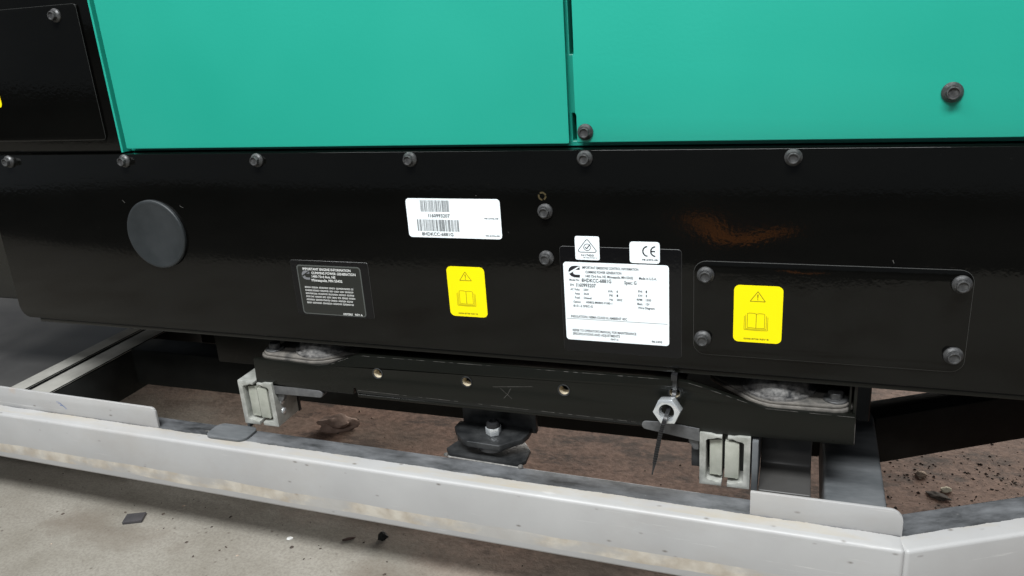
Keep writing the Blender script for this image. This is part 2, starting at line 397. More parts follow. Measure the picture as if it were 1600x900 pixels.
for x, z in ((-0.0258, 0.1303), (-0.0269, 0.0907)): bolt(G, x, 0, z, 1.02)
bolt(dr, 0.0085, 0.006, 0.1927); bolt(dr, 0.2604, 0.006, 0.2149, 1.08)
bolt(ip, -0.4924, 0.0032, 0.3089)

# round plug
mb = MB(); mb.lathe([(0.0345,0),(0.0345,0.0022),(0.0338,0.0031),(0.0325,0.0035),(0.0312,0.0032),(0.0300,0.0030),(0.001,0.0031)], (-0.4262, 0, 0.1008), '-y', 64)
mb.build('hole_plug', PLUG, G)

# access cover with four bolts
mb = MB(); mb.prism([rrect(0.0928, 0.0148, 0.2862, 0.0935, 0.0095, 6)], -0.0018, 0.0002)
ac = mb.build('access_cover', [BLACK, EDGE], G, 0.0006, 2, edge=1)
for x, z in ((0.1020, 0.0822), (0.1003, 0.0287), (0.2785, 0.0829), (0.2783, 0.0282)): bolt(ac, x, -0.0018, z, 1.06)

# ---- labels (flat print on thin vinyl; the print is part of each label)
def warning_label(x0, z0, x1, z1, yf, parent, ink):
    m = MB(); m.prism([rrect(x0, z0, x1, z1, 0.0042, 5)], yf-0.0003, yf, mi=0); y = yf-0.0004
    W, H = x1-x0, z1-z0; U = lambda u, v: (x0+u*W, z1-v*H)
    m.path([U(.49,.10), U(.645,.272), U(.335,.272)], 0.00045, y, 1, True)
    m.flat([U(.478,.15), U(.502,.15), U(.496,.222), U(.484,.222)], y, 1); m.flat(circ(*U(.49,.242), 0.0004, 8), y, 1)
    for a, b in ((0, 0), (.035, .025), (.065, .045)):
        m.path([U(.29-a,.488+b), U(.29-a,.735+b*.9), U(.47,.745+b*.9), U(.645+a,.738+b*.9), U(.645+a,.495+b)], 0.0003, y, 1)
    m.path([U(.29,.488), U(.33,.479), U(.42,.480), U(.472,.494), U(.53,.482), U(.61,.484), U(.645,.495)], 0.0003, y, 1)
    m.seg(U(.472,.494), U(.47,.745), 0.0004, y, 1)
    text(m, '0098-8738 REV B', U(.22,0)[0], U(.74,0)[0], U(0,.952)[1], 0.0013, y, 1)
    return m.build('warning_label', [YELLOW, ink], parent, 0, 0, 0)
warning_label(-0.1186, 0.0340, -0.0834, 0.0800, 0.0, G, INK_Y)
warning_label(0.1236, 0.0282, 0.1597, 0.0752, -0.0018, ac, INK_Y)
warning_label(-0.6250, 0.2270, -0.5895, 0.2730, 0.0032, ip, INK_Y)

# serial number label
m = MB(); x0, z0, x1, z1 = -0.1506, 0.1055, -0.0646, 0.1398; W, H = x1-x0, z1-z0; y = -0.0004
m.prism([rrect(x0, z0, x1, z1, 0.003, 4)], -0.0003, 0.0)
U = lambda u, v: (x0+u*W, z1-v*H)
def barcode(u0, u1, v0, v1, seed):
    rnd = random.Random(seed); u = u0
    while u < u1-0.004:
        wd = rnd.choice((.0035, .0035, .007, .0035)); 
        a, b = U(u, v0), U(min(u+wd, u1), v1)
        m.add([(a[0], y, b[1]), (b[0], y, b[1]), (b[0], y, a[1]), (a[0], y, a[1])], [(0,1,2,3)], 1)
        u += wd + rnd.choice((.0035, .006, .0035, .0095, .004))
barcode(.158, .468, .045, .335, 3); barcode(.105, .562, .535, .835, 5)
text(m, 'I160993207', *[U(u, 0)[0] for u in (.235, .468)], U(0,.475)[1], 0.0029, y, 1)
text(m, '8HDKCC-6881G', *[U(u, 0)[0] for u in (.145, .487)], U(0,.952)[1], 0.0029, y, 1)
text(m, '98-2496-08', *[U(u, 0)[0] for u in (.83, .975)], U(0,.50)[1], 0.0012, y, 1)
text(m, '98-2496-08', *[U(u, 0)[0] for u in (.83, .975)], U(0,.935)[1], 0.0012, y, 1)
m.build('serial_label', [WHITE_V, INK], G, 0, 0, 0)

# clear film under the data plate, then data plate and its two small neighbours
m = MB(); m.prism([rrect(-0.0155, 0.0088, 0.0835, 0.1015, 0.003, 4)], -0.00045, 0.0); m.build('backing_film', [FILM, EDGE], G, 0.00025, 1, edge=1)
m = MB(); x0, z0, x1, z1 = -0.0128, 0.0193, 0.0735, 0.0882; W, H = x1-x0, z1-z0; yb = -0.0003; y = -0.0008
m.prism([rrect(x0, z0, x1, z1, 0.0026, 4)], -0.0007, yb)
def T(s, u0, u1, v, h): text(m, s, x0+u0*W, x0+u1*W, z1-(v+h/2)*H, h*H, y, 1)
def logo(cx, cz, k, yy, mi, bg):
    o = [(.50,.50),(.50,.16),(.18,.16),(-.04,.05),(-.10,-.08),(-.04,-.22),(.14,-.26),(.50,-.26),(.50,-.50),(.0,-.50),(-.28,-.40),(-.46,-.18),(-.50,.04),(-.42,.28),(-.22,.45),(.02,.50)]
    m.flat([(cx+a*k, cz+b*k*1.05) for a, b in o], yy, mi)
    m.flat([(cx+a*k, cz+b*k*1.05) for a, b in ((-.46,-.06),(.40,.46),(.50,.40),(.06,.12),(.02,.05),(-.42,-.20))], yy-0.00008, bg)
logo(x0+.105*W, z1-.118*H, 0.0096, y, 1, 0)
T('IMPORTANT EMISSIONS CONTROL INFORMATION', .185, .72, .062, .031)
T('CUMMINS POWER GENERATION', .215, .56, .117, .031)
T('1400 73rd Ave. NE, Minneapolis, MN 55432', .215, .67, .168, .031)
T('Made in U.S.A.', .725, .888, .168, .031)
T('Model No.', .055, .155, .222, .027); T('8HDKCC-6881G', .175, .462, .222, .045); T('Spec: G', .585, .70, .228, .042)
T('S/N:', .058, .10, .285, .027); T('I160993207', .12, .312, .285, .045)
for row, (a, b, c2, d, e, f_) in enumerate((('AC Volts:','230V','kVA:','8','PH:','1'), ('Amps:','34.8','Pf:','1','KW:','8'), ('Fuel:','Diesel','Hz:','50HZ','RPM:','1500'))):
    v = .342+.052*row
    T(a, .155-.0105*len(a), .155, v, .027); T(b, .19, .19+.0125*len(b), v, .027)
    T(c2, .475-.0115*len(c2), .475, v+.004, .027); T(d, .51, .51+.0135*len(d), v+.004, .027)
    T(e, .755-.0135*len(e), .755, v-.012, .027); T(f_, .785, .785+.0125*len(f_), v-.012, .027)
T('Bat:', .705, .755, .486, .027); T('12V', .785, .82, .486, .027)
T('Options:', .085, .16, .50, .027); T('H0802-M0803 F180-1', .21, .465, .50, .027)
T('B151-2 SPEC-G', .085, .275, .552, .027); T('Wire Diagram:', .71, .87, .535, .027)
T('INSULATION: NEMA CLASS H; AMBIENT 40C', .055, .605, .690, .031)
m.seg((x0+.012*W, z1-.722*H), (x0+.985*W, z1-.722*H), 0.00028, y, 1)
T("REFER TO OPERATOR'S MANUAL FOR MAINTENANCE", .065, .69, .872, .031)
T('SPECIFICATIONS AND ADJUSTMENTS', .065, .53, .918, .031)
T('0647 m', .44, .515, .962, .023); T('98-2495', .835, .935, .955, .025)
m.build('data_plate', [WHITE_V, INK], G, 0, 0, 0)

m = MB(); x0, z0, x1, z1 = -0.0020, 0.0905, 0.0182, 0.1103; W, H = x1-x0, z1-z0
m.prism([rrect(x0, z0, x1, z1, 0.0015, 3)], -0.0010, yb); y = -0.0011
U = lambda u, v: (x0+u*W, z1-v*H)
tri_ = []
for cx, cz, a0 in ((.5, .20, 30), (.20, .60, 150), (.80, .60, 270)):
    c0 = U(cx, cz)
    for i in range(5): tri_.append((c0[0]+0.0013*math.cos(R(a0+30*i)), c0[1]+0.0013*math.sin(R(a0+30*i))))
m.path(tri_, 0.00055, y, 1, True)
m.path(circ(*U(.5,.455), 0.0028, 20), 0.0005, y, 1, True)
m.path([U(.42,.44), U(.48,.52), U(.62,.33)], 0.0007, y, 1)
text(m, 'N17450', U(.25,0)[0], U(.76,0)[0], U(0,.84)[1], 0.0017, y, 1)
text(m, '98-2495-08 REV A', U(.33,0)[0], U(.90,0)[0], U(0,.92)[1], 0.0008, y, 1)
m.build('compliance_label', [WHITE_V, INK], G, 0, 0, 0)

m = MB(); x0, z0, x1, z1 = 0.0426, 0.0894, 0.0665, 0.1070; W, H = x1-x0, z1-z0
m.prism([rrect(x0, z0, x1, z1, 0.0024, 4)], -0.0010, yb)
def arc(cx, cz, rr, a0, a1, wd):
    pts = [(cx+rr*math.cos(R(a0+(a1-a0)*i/14)), cz+rr*math.sin(R(a0+(a1-a0)*i/14))) for i in range(15)]
    m.path(pts, wd, y, 1)
zc = z1-.43*H
arc(x0+.61*W, zc, 0.0040, 95, 265, 0.0011); arc(x0+.87*W, zc, 0.0040, 95, 265, 0.0011)
m.seg((x0+.87*W-0.0040, zc), (x0+.87*W-0.0006, zc), 0.0011, y, 1)
text(m, '98-2495-08', x0+.41*W, x0+.93*W, z1-.865*H, 0.0014, y, 1)
m.build('conformity_label', [WHITE_V, INK], G, 0, 0, 0)

# charcoal notice under clear film
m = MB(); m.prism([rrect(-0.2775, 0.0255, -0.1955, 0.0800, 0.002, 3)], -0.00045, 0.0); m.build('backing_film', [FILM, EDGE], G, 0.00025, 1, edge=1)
m = MB(); x0, z0, x1, z1 = -0.2712, 0.0268, -0.2037, 0.0755; W, H = x1-x0, z1-z0; y = -0.0010
m.prism([rrect(x0, z0, x1, z1, 0.003, 4)], -0.0006, -0.00042, mi=2)
m.prism([rrect(x0+.0012, z0+.0012, x1-.0012, z1-.0012, 0.0024, 4)], -0.0008, -0.0006, mi=0)
def TN(s, u0, u1, v, h): text(m, s, x0+u0*W, x0+u1*W, z1-(v+h/2)*H, h*H, y, 1)
TN('IMPORTANT ENGINE INFORMATION', .10, .85, .075, .048); TN('CUMMINS POWER GENERATION', .23, .92, .150, .048)
TN('1400 73rd Ave. NE', .23, .60, .222, .048); TN('Minneapolis, MN 55432', .22, .70, .295, .050)
logo(x0+.135*W, z1-.20*H, 0.0085, y, 3, 0)
rnd = random.Random(11)
for i in range(6):   # too small to read in the photograph: word-long strokes
    u = .095; v = .445+.063*i; ue = (.86, .875, .88, .90, .84, .835)[i]
    while u < ue-.03:
        L = min(rnd.uniform(.05, .15), ue-u)
        q = u
        while q < u+L-.008:
            m.seg((x0+q*W, z1-(v+.016)*H), (x0+(q+.004)*W, z1-(v-.016)*H), 0.00075, y, 1); q += .0185
        m.seg((x0+u*W, z1-v*H), (x0+(u+L)*W-0.0004, z1-v*H), 0.0008, y, 1)
        u += L+.014
TN('A029Z863', .64, .79, .955, .040); TN('REV A', .83, .945, .955, .040)
m.build('notice_label', [NOTICE, INK_W, NOTICE_E, INK_G], G, 0, 0, 0)

# small scratches and a brown ring of rubbed paint on the skirt
m = MB()
for p, q in (((-0.4605,0.1345),(-0.4580,0.1318)), ((-0.3920,0.1298),(-0.3880,0.1277)), ((0.2330,0.0985),(0.2340,0.0962)), ((-0.0855,0.1428),(-0.0848,0.1424)), ((-0.0590,0.1120),(-0.0586,0.1114))):
    m = MB(); m.seg(p, q, 0.0004, -0.0002); m.build('scratch_mark', WORN, G, 0, 0, 0)
m = MB(); k = 28
for i in range(k):
    if (i*7) % 11 in (0, 4): continue
    a, b = 2*math.pi*i/k, 2*math.pi*(i+1)/k; c0 = (-0.0277, 0.1428)
    m.add([(c0[0]+rr*math.cos(t), -0.0002, c0[1]+rr*math.sin(t)) for rr, t in ((.0022,a),(.0036,a),(.0036,b),(.0022,b))], [(0,1,2,3)])
m.build('rub_mark', mat('olive_rub', (0.045, 0.033, 0.012), 0.5), G, 0, 0, 0)

# channels and an added light block under the floor of the housing (seen as the black gap above the crossmember)
m = MB(); m.box((-0.46, 0.085, -0.078), (-0.118, 0.120, 0.0035)); m.box((-0.118, 0.085, -0.078), (0.048, 0.120, -0.044)); m.box((0.048, 0.085, -0.078), (0.235, 0.120, 0.0035))
m.build('underside_block', BLACK2, G, 0.001, 1)
m = MB(); m.box((-0.655, 0.275, -0.150), (-0.25, 0.305, 0.0035)); m.build('underside_block', BLACK2, G, 0.001, 1)
m = MB(); m.box((0.10, 0.40, -0.085), (0.66, 0.44, 0.0035)); m.build('underside_block', BLACK2, G, 0.001, 1)  # added unseen block, keeps the rear light off rail and beam tops
m = MB(); m.box((xl+0.022, 0.0028, -0.0058), (xr, 0.034, -0.0006)); m.build('base_tray', BLACK2, G, 0.0012, 2)

# ================================================================== crossmember under the housing
B = thing('crossmember', 'black steel crossmember with drilled holes carrying the housing on two rubber mounts', 'bracket', (-0.06, 0.02, -0.056))
holes = [(-0.2005, -0.0303), (-0.1096, -0.0305), (-0.0179, -0.0297), (0.0778, -0.0230)]
out = [(-0.3415,-0.0548),(-0.2300,-0.0552),(-0.2292,-0.0480),(-0.2268,-0.0480),(-0.2262,-0.0535),(0.1000,-0.0572),(0.2176,-0.0552),(0.2172,-0.0298),(0.1490,-0.0292),(0.1400,-0.0270),(0.1010,-0.0152),(0.0880,-0.0122),(0.0700,-0.0108),(-0.2150,-0.0128),(-0.2240,-0.0142),(-0.2560,-0.0262),(-0.2650,-0.0280),(-0.3402,-0.0262)]
mb = MB(); mb.prism([out] + [circ(x, z, 0.0049, 20) for x, z in holes], 0.0, 0.005)
mb.build('front_plate', BLACK2, B, 0.0007, 2)
mb = MB()
mb.box((-0.3380, 0.0048, -0.0335), (-0.2560, 0.105, -0.0290)); mb.box((0.1430, 0.0048, -0.0350), (0.2150, 0.105, -0.0305))
mb.box((-0.224, 0.0048, -0.0195), (0.085, 0.035, -0.0150))
mb.box((-0.226, 0.0006, -0.0580), (0.098, 0.030, -0.0545))
mb.build('shelf', BLACK2, B, 0.0005, 1)
mb = MB(); mb.box((0.2118, 0.006, -0.031), (0.2134, 0.11, 0.0)); mb.box((0.2150, 0.006, -0.054), (0.2174, 0.11, 0.0)); mb.build('end_plate', BLACK2, B, 0.0004, 1)
for x, z in holes:
    mb = MB(); mb.lathe([(0.0056,0.0002),(0.0054,0.0006),(0.0046,0.0004),(0.0043,-0.0006)], (x, 0.0, z), '-y', 28, 2, False); mb.lathe([(0.0043,-0.0006),(0.0041,-0.0090)], (x, 0.0, z), '-y', 28, 0, False); mb.lathe([(0.0041,-0.0090),(0.0038,-0.022),(0.0005,-0.0222)], (x, 0.0, z), '-y', 28, 1)
    mb.build('hole_sleeve', [BRASS, NYLON, PLATE], B)
# worn bright edges and a scribed mark on the plate
mb = MB()
for p, q in (((-0.2150,-0.0131),(-0.150,-0.0126)), ((-0.145,-0.0126),(-0.085,-0.0121)), ((-0.05,-0.0119),(0.02,-0.0113)), ((0.03,-0.0113),(0.069,-0.0111)),
             ((-0.225,-0.0500),(-0.120,-0.0512)), ((-0.10,-0.0516),(0.045,-0.0536)),
             ((0.089,-0.0127),(0.100,-0.0154)), ((0.103,-0.0163),(0.14,-0.0273)), ((0.15,-0.0296),(0.216,-0.0302)), ((0.2169,-0.031),(0.2172,-0.053)),
             ((-0.226,-0.0150),(-0.25,-0.0245))):
    L_ = math.hypot(q[0]-p[0], q[1]-p[1]); n_ = max(2, int(L_/0.004))
    for k in range(n_):   # broken into short rubs of varying width
        if noise.noise(Vector((p[0]*90+k*.9, p[1]*90, 4))) < -0.12: continue
        A = [p[j]+(q[j]-p[j])*k/n_ for j in (0, 1)]; B_ = [p[j]+(q[j]-p[j])*(k+1)/n_ for j in (0, 1)]
        mb.seg(A, B_, 0.00026+0.00020*noise.noise(Vector((p[0]*50+k, 2, 7))), -0.0002)
for p, q in (((-0.0843,-0.0328),(-0.0465,-0.0290)), ((-0.0770,-0.0334),(-0.0668,-0.0430)), ((-0.0672,-0.0330),(-0.0705,-0.0388)), ((-0.0705,-0.0388),(-0.0745,-0.0432))):
    mb.seg(p, q, 0.00022, -0.0002)
o = mb.build('scratch_mark', WORN, B, 0, 0, 0); o['kind'] = 'stuff'
# rubber mounts with oval flanges
def isolator(cx, cyy, z, ears, rd):
    pts = circ(cx, cyy, rd*1.06, 28)
    for ex, ey in ears: pts += circ(ex, ey, 0.0135, 16)
    h_ = hull([(round(a,6), round(b,6)) for a, b in pts])
    mb = MB(); mb.prism([h_], z, z+0.0030, 'z'); mb.prism([[(cx+(a-cx)*.965, cyy+(b-cyy)*.955) for a, b in h_]], z+0.0034, z+0.0056, 'z')
    iso = mb.build('vibration_mount', DUSTY2, B, 0.0006, 2)
    zt = z+0.0056
    mb = MB(); mb.lathe([(rd*1.0,0),(rd*1.0,0.0020),(rd*.93,0.0028),(rd*.88,0.0030),(rd*.82,0.0075),(rd*.66,0.0120),(rd*.4,0.0145),(0.002,0.0150)], (cx, cyy, zt), 'z', 40)
    for i, v in enumerate(mb.v):
        d = noise.noise(Vector(v)*160)*0.0007; mb.v[i] = (v[0], v[1], v[2]+(d if v[2] > zt+0.0035 else 0))
    mb.build('dome', DUSTY, iso)
    for ex, ey in ears:
        mb = MB(); mb.lathe([(0.0095,0),(0.0095,0.0014),(0.0088,0.0018),(0.004,0.0018)], (ex, ey, zt), 'z', 24)
        mb.lathe([(0.0062,0.0018),(0.0062,0.0065),(0.0056,0.0073),(0.001,0.0074)], (ex, ey, zt), 'z', 6)
        mb.build('mount_bolt', BOLT, iso, 0.0003, 1)
isolator(0.1585, 0.034, -0.0302, [(0.2025, 0.0170), (0.1145, 0.051)], 0.0300)
isolator(-0.2770, 0.034, -0.0287, [(-0.3265, 0.0195), (-0.2275, 0.0485)], 0.0290)
# latch bracket hanging from the plate, with an octagonal foot
mb = MB(); mb.box((-0.1305, 0.030, -0.0940), (-0.0560, 0.036, -0.0560)); mb.build('latch_web', PLATE, B, 0.0006, 2)
mb = MB(); mb.prism([[(-0.1335,0.0290),(-0.1345,0.0170),(-0.1245,0.0015),(-0.1120,-0.0068),(-0.0800,-0.0085),(-0.0625,0.0090),(-0.0602,0.0180),(-0.0602,0.0290)]], -0.0940, -0.0880, 'z')
lf = mb.build('latch_foot', PLATE, B, 0.0010, 3)
mb = MB(); mb.prism([circ(-0.0925, 0.0125, 0.0076, 6, R(30))], -0.0878, -0.0802, 'z'); mb.build('lock_nut', CHROME, lf, 0.0006, 2)
mb = MB(); mb.lathe([(0.0066,0),(0.0066,0.0020),(0.0058,0.0044),(0.0042,0.0052),(0.0036,0.0052),(0.0034,0.0030),(0.0005,0.0030)], (-0.0925, 0.0125, -0.0802), 'z', 28)
mb.build('nylon_insert', NYLON, lf)
mb = MB(); mb.lathe([(0.0005,0),(0.0140,0),(0.0140,-0.0062),(0.0005,-0.0062)], (-0.0930, 0.0110, -0.0942), 'z', 32); mb.build('spacer', CAST, lf)

# ================================================================== support frame (stands on the floor)
F = thing('support_frame', 'grey painted steel support frame with dark cross rails on the floor', 'frame', (-0.2, 0.1, -0.24))
# front rail: local frame with origin on the outer top edge at its right end
ang = math.atan2(-0.0205, 0.92)
front_origin = Vector((0.2535, -0.0522, -0.109))
XF = Matrix.Translation(front_origin) @ Matrix.Rotation(ang, 4, 'Z')
def framed(mb, name, mats, xf, bevel, seg=2, parent=F):
    o = mb.build(name, mats, None, bevel, seg); o.matrix_world = xf
    o.location = xf.translation; attach(o, parent); return o
L = 1.35
mb = MB(); mb.prism([[(0.0,0.0),(0.0,-0.0595),(0.0405,-0.0595),(0.0405,0.0)]], -L, 0.0, 'x')
framed(mb, 'front_rail', RAIL, XF, 0.0032, 4)
# turned-up lips at both ends of the front rail
def lip(xa, xb, zA, zB, ra, rb):
    m = MB(); ol = [(xa, -0.001), (xb, -0.001)]
    for i in range(6):
        a = R(90*i/5); ol.append((xb-rb+rb*math.cos(a), zB-rb+rb*math.sin(a)))
    if ra:
        for i in range(6):
            a = R(90+90*i/5); ol.append((xa+ra+ra*math.cos(a), zA-ra+ra*math.sin(a)))
    else: ol.append((xa, zA))
    m.prism([ol], 0.0180, 0.0212); return m
framed(lip(-L, -0.7180, 0.0250, 0.0232, 0, 0.0060), 'turned_up_lip', RAILP, XF, 0.0007)
framed(lip(-0.1120, -0.0010, 0.0206, 0.0218, 0, 0.0095), 'turned_up_lip', RAILP, XF, 0.0007)
m = MB()
for k_ in range(3):
    m.path([(-0.8600+0.0022*k_+0.0085*t/8, 0.0145-0.0018*k_+0.0025*math.sin(t/8*2.6)-0.0052*t/8) for t in range(9)], (0.0005, 0.0004, 0.0009)[k_], 0.01785, 0)
framed(m, 'ink_scribble', mat('blue_marker', (0.10, 0.16, 0.36), 0.5), XF, 0)
# diagonal rail leaving the corner
XD = Matrix.Translation(Vector((0.2545, -0.0522, -0.1092))) @ Matrix.Rotation(R(27.0), 4, 'Z')
mb = MB(); mb.prism([[(0.0,0.0),(0.0,-0.0595),(0.0440,-0.0595),(0.0440,0.0)]], 0.0, 0.50, 'x')
o = framed(mb, 'diagonal_rail', RAIL, XD, 0.0032, 4)
# cross rails, rear beam, inner diagonal
mb = MB(); mb.box((0.1985, -0.012, -0.168), (0.2458, 0.62, -0.1095)); mb.build('cross_rail', PRIMER, F, 0.003, 3)
mb = MB(); mb.box((-0.7300, 0.012, -0.168), (-0.7050, 0.62, -0.1115)); mb.box((-0.7300, 0.012, -0.1112), (-0.7050, 0.62, -0.1085), 1); mb.build('cross_rail', [DARKSTEEL, DULL], F, 0.001, 2)
mb = MB(); mb.box((-0.6960, 0.010, -0.168), (-0.6640, 0.62, -0.1115)); mb.box((-0.6960, 0.010, -0.1112), (-0.6640, 0.62, -0.1085), 1); mb.build('cross_rail', [DARKSTEEL, DULL], F, 0.001, 2)
mb = MB(); mb.box((-1.25, 0.012, -0.122), (-0.7320, 0.62, -0.1130)); mb.build('deck_sheet', SHEET, F, 0.001, 1)
mb = MB(); mb.box((-0.6660, 0.155, -0.1600), (0.1985, 0.195, -0.1092)); mb.build('rear_beam', DARKSTEEL, F, 0.002, 2)
XI = Matrix.Translation(Vector((0.2475, 0.1535, -0.1095))) @ Matrix.Rotation(R(29.5), 4, 'Z')
mb = MB(); mb.prism([[(0.0,0.0),(0.0,-0.0510),(0.034,-0.0510),(0.034,0.0)]], 0.0, 0.50, 'x')
framed(mb, 'diagonal_beam', DARKSTEEL, XI, 0.002)
# lower latch plate welded to the rail top
mb = MB(); mb.prism([[(-0.1390,0.0040),(-0.1330,-0.0040),(-0.0620,-0.0078),(-0.0572,-0.0008),(-0.0587,0.0173),(-0.0700,0.0330),(-0.1290,0.0330)]], -0.1085, -0.1046, 'z')
mb.build('latch_plate', PLATE, F, 0.0008, 2)
mb = MB()
for i in range(40):   # a thin uneven fillet along the front edge
    t, u = i/40, (i+1)/40; a = Vector((-0.1345+0.073*t, -0.0043-0.0037*t, -0.1088)); b = Vector((-0.1345+0.073*u, -0.0043-0.0037*u, -0.1088))
    h0 = 0.0006+0.0006*noise.noise(Vector((i*.6, 1, 0))); h1 = 0.0006+0.0006*noise.noise(Vector(((i+1)*.6, 1, 0)))
    mb.add([a+Vector((0,-h0,0)), b+Vector((0,-h1,0)), b+Vector((0,0.001,h1+.0006)), a+Vector((0,0.001,h0+.0006))], [(0,1,2,3)])
for x, yv in ((-0.1365, -0.0030), (-0.0605, -0.0075)): mb.lathe([(0.0026,-0.0008),(0.0021,0.0008),(0.0008,0.0016)], (x, yv, -0.1072), 'z', 12)
mb.build('weld_bead', WORN, F)
# mounts that carry the two slides
mb = MB()
mb.prism([[(0.000,-0.1055),(0.000,-0.1090),(0.046,-0.1090),(0.046,-0.058),(0.0425,-0.058),(0.0425,-0.098),(0.0405,-0.1030),(0.036,-0.1055)]], 0.1465, 0.1880, 'x')
mb.build('clamp_bracket', SHEET, F, 0.0012, 3)
mb = MB(); mb.box((0.1408, -0.002, -0.1090), (0.1458, 0.07, -0.0600)); mb.build('clamp_bracket', PRIMER, F, 0.0008, 2)
mb = MB(); mb.box((-0.3668, 0.004, -0.1090), (-0.3632, 0.06, -0.0640)); mb.build('clamp_bracket', PRIMER, F, 0.0008, 2)
mb = MB(); mb.prism([rrect(-0.3990, -0.0255, -0.3500, 0.0020, 0.0085, 5)], -0.1088, -0.1060, 'z'); mb.build('foot_plate', PRIMER, F, 0.0010, 2)
# legs, outside the view
mb = MB()
for x, yv in ((-1.02, -0.022), (0.60, 0.18), (-0.70, 0.59), (0.222, 0.59)): mb.box((x-.018, yv-.016, -0.24), (x+.018, yv+.016, -0.166)); mb.build('leg', DARKSTEEL, F, 0.002, 1); mb = MB()

# ================================================================== two clamps, seen end on
def slide(x0, z0, mirror, label):
    # x0 = left edge of the end face, 41 mm wide, 49 mm high; a short block
    S = thing('clamp', label, 'clamp', (x0+0.0205, 0.02, z0), 'clamps under the crossmember')
    H = 0.0490; yf = -0.0025; yb_ = 0.034
    def ch(mx):
        wl, fl_ = 0.0052, 0.0050
        w_ = 0.0183
        o = [(0,0),(w_,0.0),(w_,fl_-0.0012),(w_-0.004,fl_-0.0016),(w_-0.0075,fl_-0.0002),(wl+0.0012,fl_+0.0006),(wl,fl_+0.002),
             (wl,H-fl_-0.002),(wl+0.0012,H-fl_-0.0006),(w_-0.0075,H-fl_+0.0002),(w_-0.004,H-fl_+0.0016),(w_,H-fl_+0.0012),(w_,H-0.0012),(w_-0.005,H-0.0016),(w_-0.009,H-0.0002),(0,H)]
        return [((x0+0.0410-a) if mx else (x0+a), z0+b) for a, b in o]
    for mx in (False, True):
        m = MB(); m.prism([ch(mx)], yf, yb_); m.build('channel', ZINC, S, 0.0005, 2)
    for a, b, y0 in ((0.0080, 0.0180, 0.0020), (0.0205, 0.0319, -0.0004)):
        m = MB(); o = [(a, 0.0078), (b-0.003, 0.0078), (b-0.0016, 0.0070), (b, 0.0082), (b, H-0.0082), (b-0.0016, H-0.0072), (a+0.002, H-0.0080), (a, H-0.0080)]
        m.prism([[(x0+p, z0+q) for p, q in o]], y0, yb_); m.build('inner_bar', ZINC2, S, 0.0005, 2)
    m = MB(); m.box((x0+0.0060, 0.016, z0+0.0058), (x0+0.0350, 0.033, z0+H-0.0058)); m.build('core', NYLON, S)
    m = MB(); m.box((x0-0.0006, 0.0345, z0-0.001), (x0+0.0416, 0.0385, z0+H-0.002)); m.build('back_plate', PLATE, S, 0.0006, 2)
    return S
SR = slide(0.0986, -0.1052, False, 'zinc clamp of two facing channels beside the hex nut, its lever pointing left')
SL = slide(-0.3628, -0.1000, True, 'zinc clamp of two facing channels under the left end of the black crossmember')
def lever(xa, xb, za, zb, S, back):
    # tapered cast finger lever; xa is the free end
    s_ = 1 if xb > xa else -1; m = MB(); ol = []
    for i in range(7):
        a = R(90+180*i/6); ol.append((xa+s_*(0.0036+0.0036*math.cos(a)), za+0.0038*math.sin(a)))
    ol += [(xb, zb-0.0062), (xb, zb+0.0058), (xa+s_*0.020, za+0.0046)]
    m.prism([ol], -0.0045+back, 0.0045+back)
    l_ = m.build('release_lever', CAST, S, 0.0016, 3)
    m = MB(); m.prism([[(xb-s_*0.0095, zb-0.0010), (xb-s_*0.0005, zb-0.0010), (xb-s_*0.0005, zb-0.0160), (xb-s_*0.0050, zb-0.0165), (xb-s_*0.0092, zb-0.0090)]], -0.0015+back, 0.0055+back)
    m.build('lever_lug', CAST, l_, 0.0010, 2)
lever(0.0500, 0.0982, -0.0552, -0.0595, SR, 0.0035); lever(-0.2655, -0.3215, -0.0590, -0.0575, SL, 0.0045)
m = MB(); m.box((0.0905, 0.009, -0.096), (0.0978, 0.014, -0.074)); m.build('end_stop', PLATE, SR, 0.0008, 2)
# fixing studs on the inner side of the left slide
for z in (-0.0760, -0.0870):
    m = MB(); m.lathe([(0.0034,0),(0.0032,0.0009),(0.0018,0.0017),(0.0002,0.0019)], (-0.3216, 0.009, z), 'x', 16); m.build('rivet', CHROME, SL)

# ================================================================== cable tie and hex nut
m = MB()
hx = 0.0114
m.prism([circ(0, 0, hx, 6, R(8)), circ(0, 0, 0.0064, 20)], -0.0050, 0.0050)
XN = Matrix.Translation(Vector((0.0742, -0.0135, -0.0322))) @ Matrix.Rotation(R(-6), 4, 'Z') @ Matrix.Rotation(R(-9), 4, 'X')
o = m.build('hex_nut', CHROME, None, 0.0007, 2); o.matrix_world = XN
tag(o, 'bright zinc hex nut tied to the right end hole of the crossmember', 'nut')
m = MB()
pth = [(0.0782,0.010,-0.0250,0),(0.0783,0.0035,-0.0210,0),(0.0785,-0.0030,-0.0195,0),(0.0784,-0.0062,-0.0200,0),(0.0775,-0.0085,-0.0235,0),(0.0757,-0.0110,-0.0290,0),(0.0748,-0.0170,-0.0315,0),(0.0741,-0.0222,-0.0335,0),(0.0729,-0.0246,-0.0370,0),(0.0708,-0.0252,-0.0440,0),(0.0683,-0.0240,-0.0560,0),(0.0660,-0.0225,-0.0680,0),(0.0638,-0.0212,-0.0800,0),(0.0618,-0.0200,-0.0905,0)]
P_ = [Vector(p[:3]) for p in pth]
sm = []
for i in range(len(P_)-1):
    p0, p1, p2, p3 = P_[max(i-1,0)], P_[i], P_[i+1], P_[min(i+2,len(P_)-1)]
    for k in range(5):
        t = k/5; sm.append(0.5*((2*p1)+(-p0+p2)*t+(2*p0-5*p1+4*p2-p3)*t*t+(-p0+3*p1-3*p2+p3)*t**3))
sm.append(P_[-1]); vs = []; fs = []
n = len(sm)
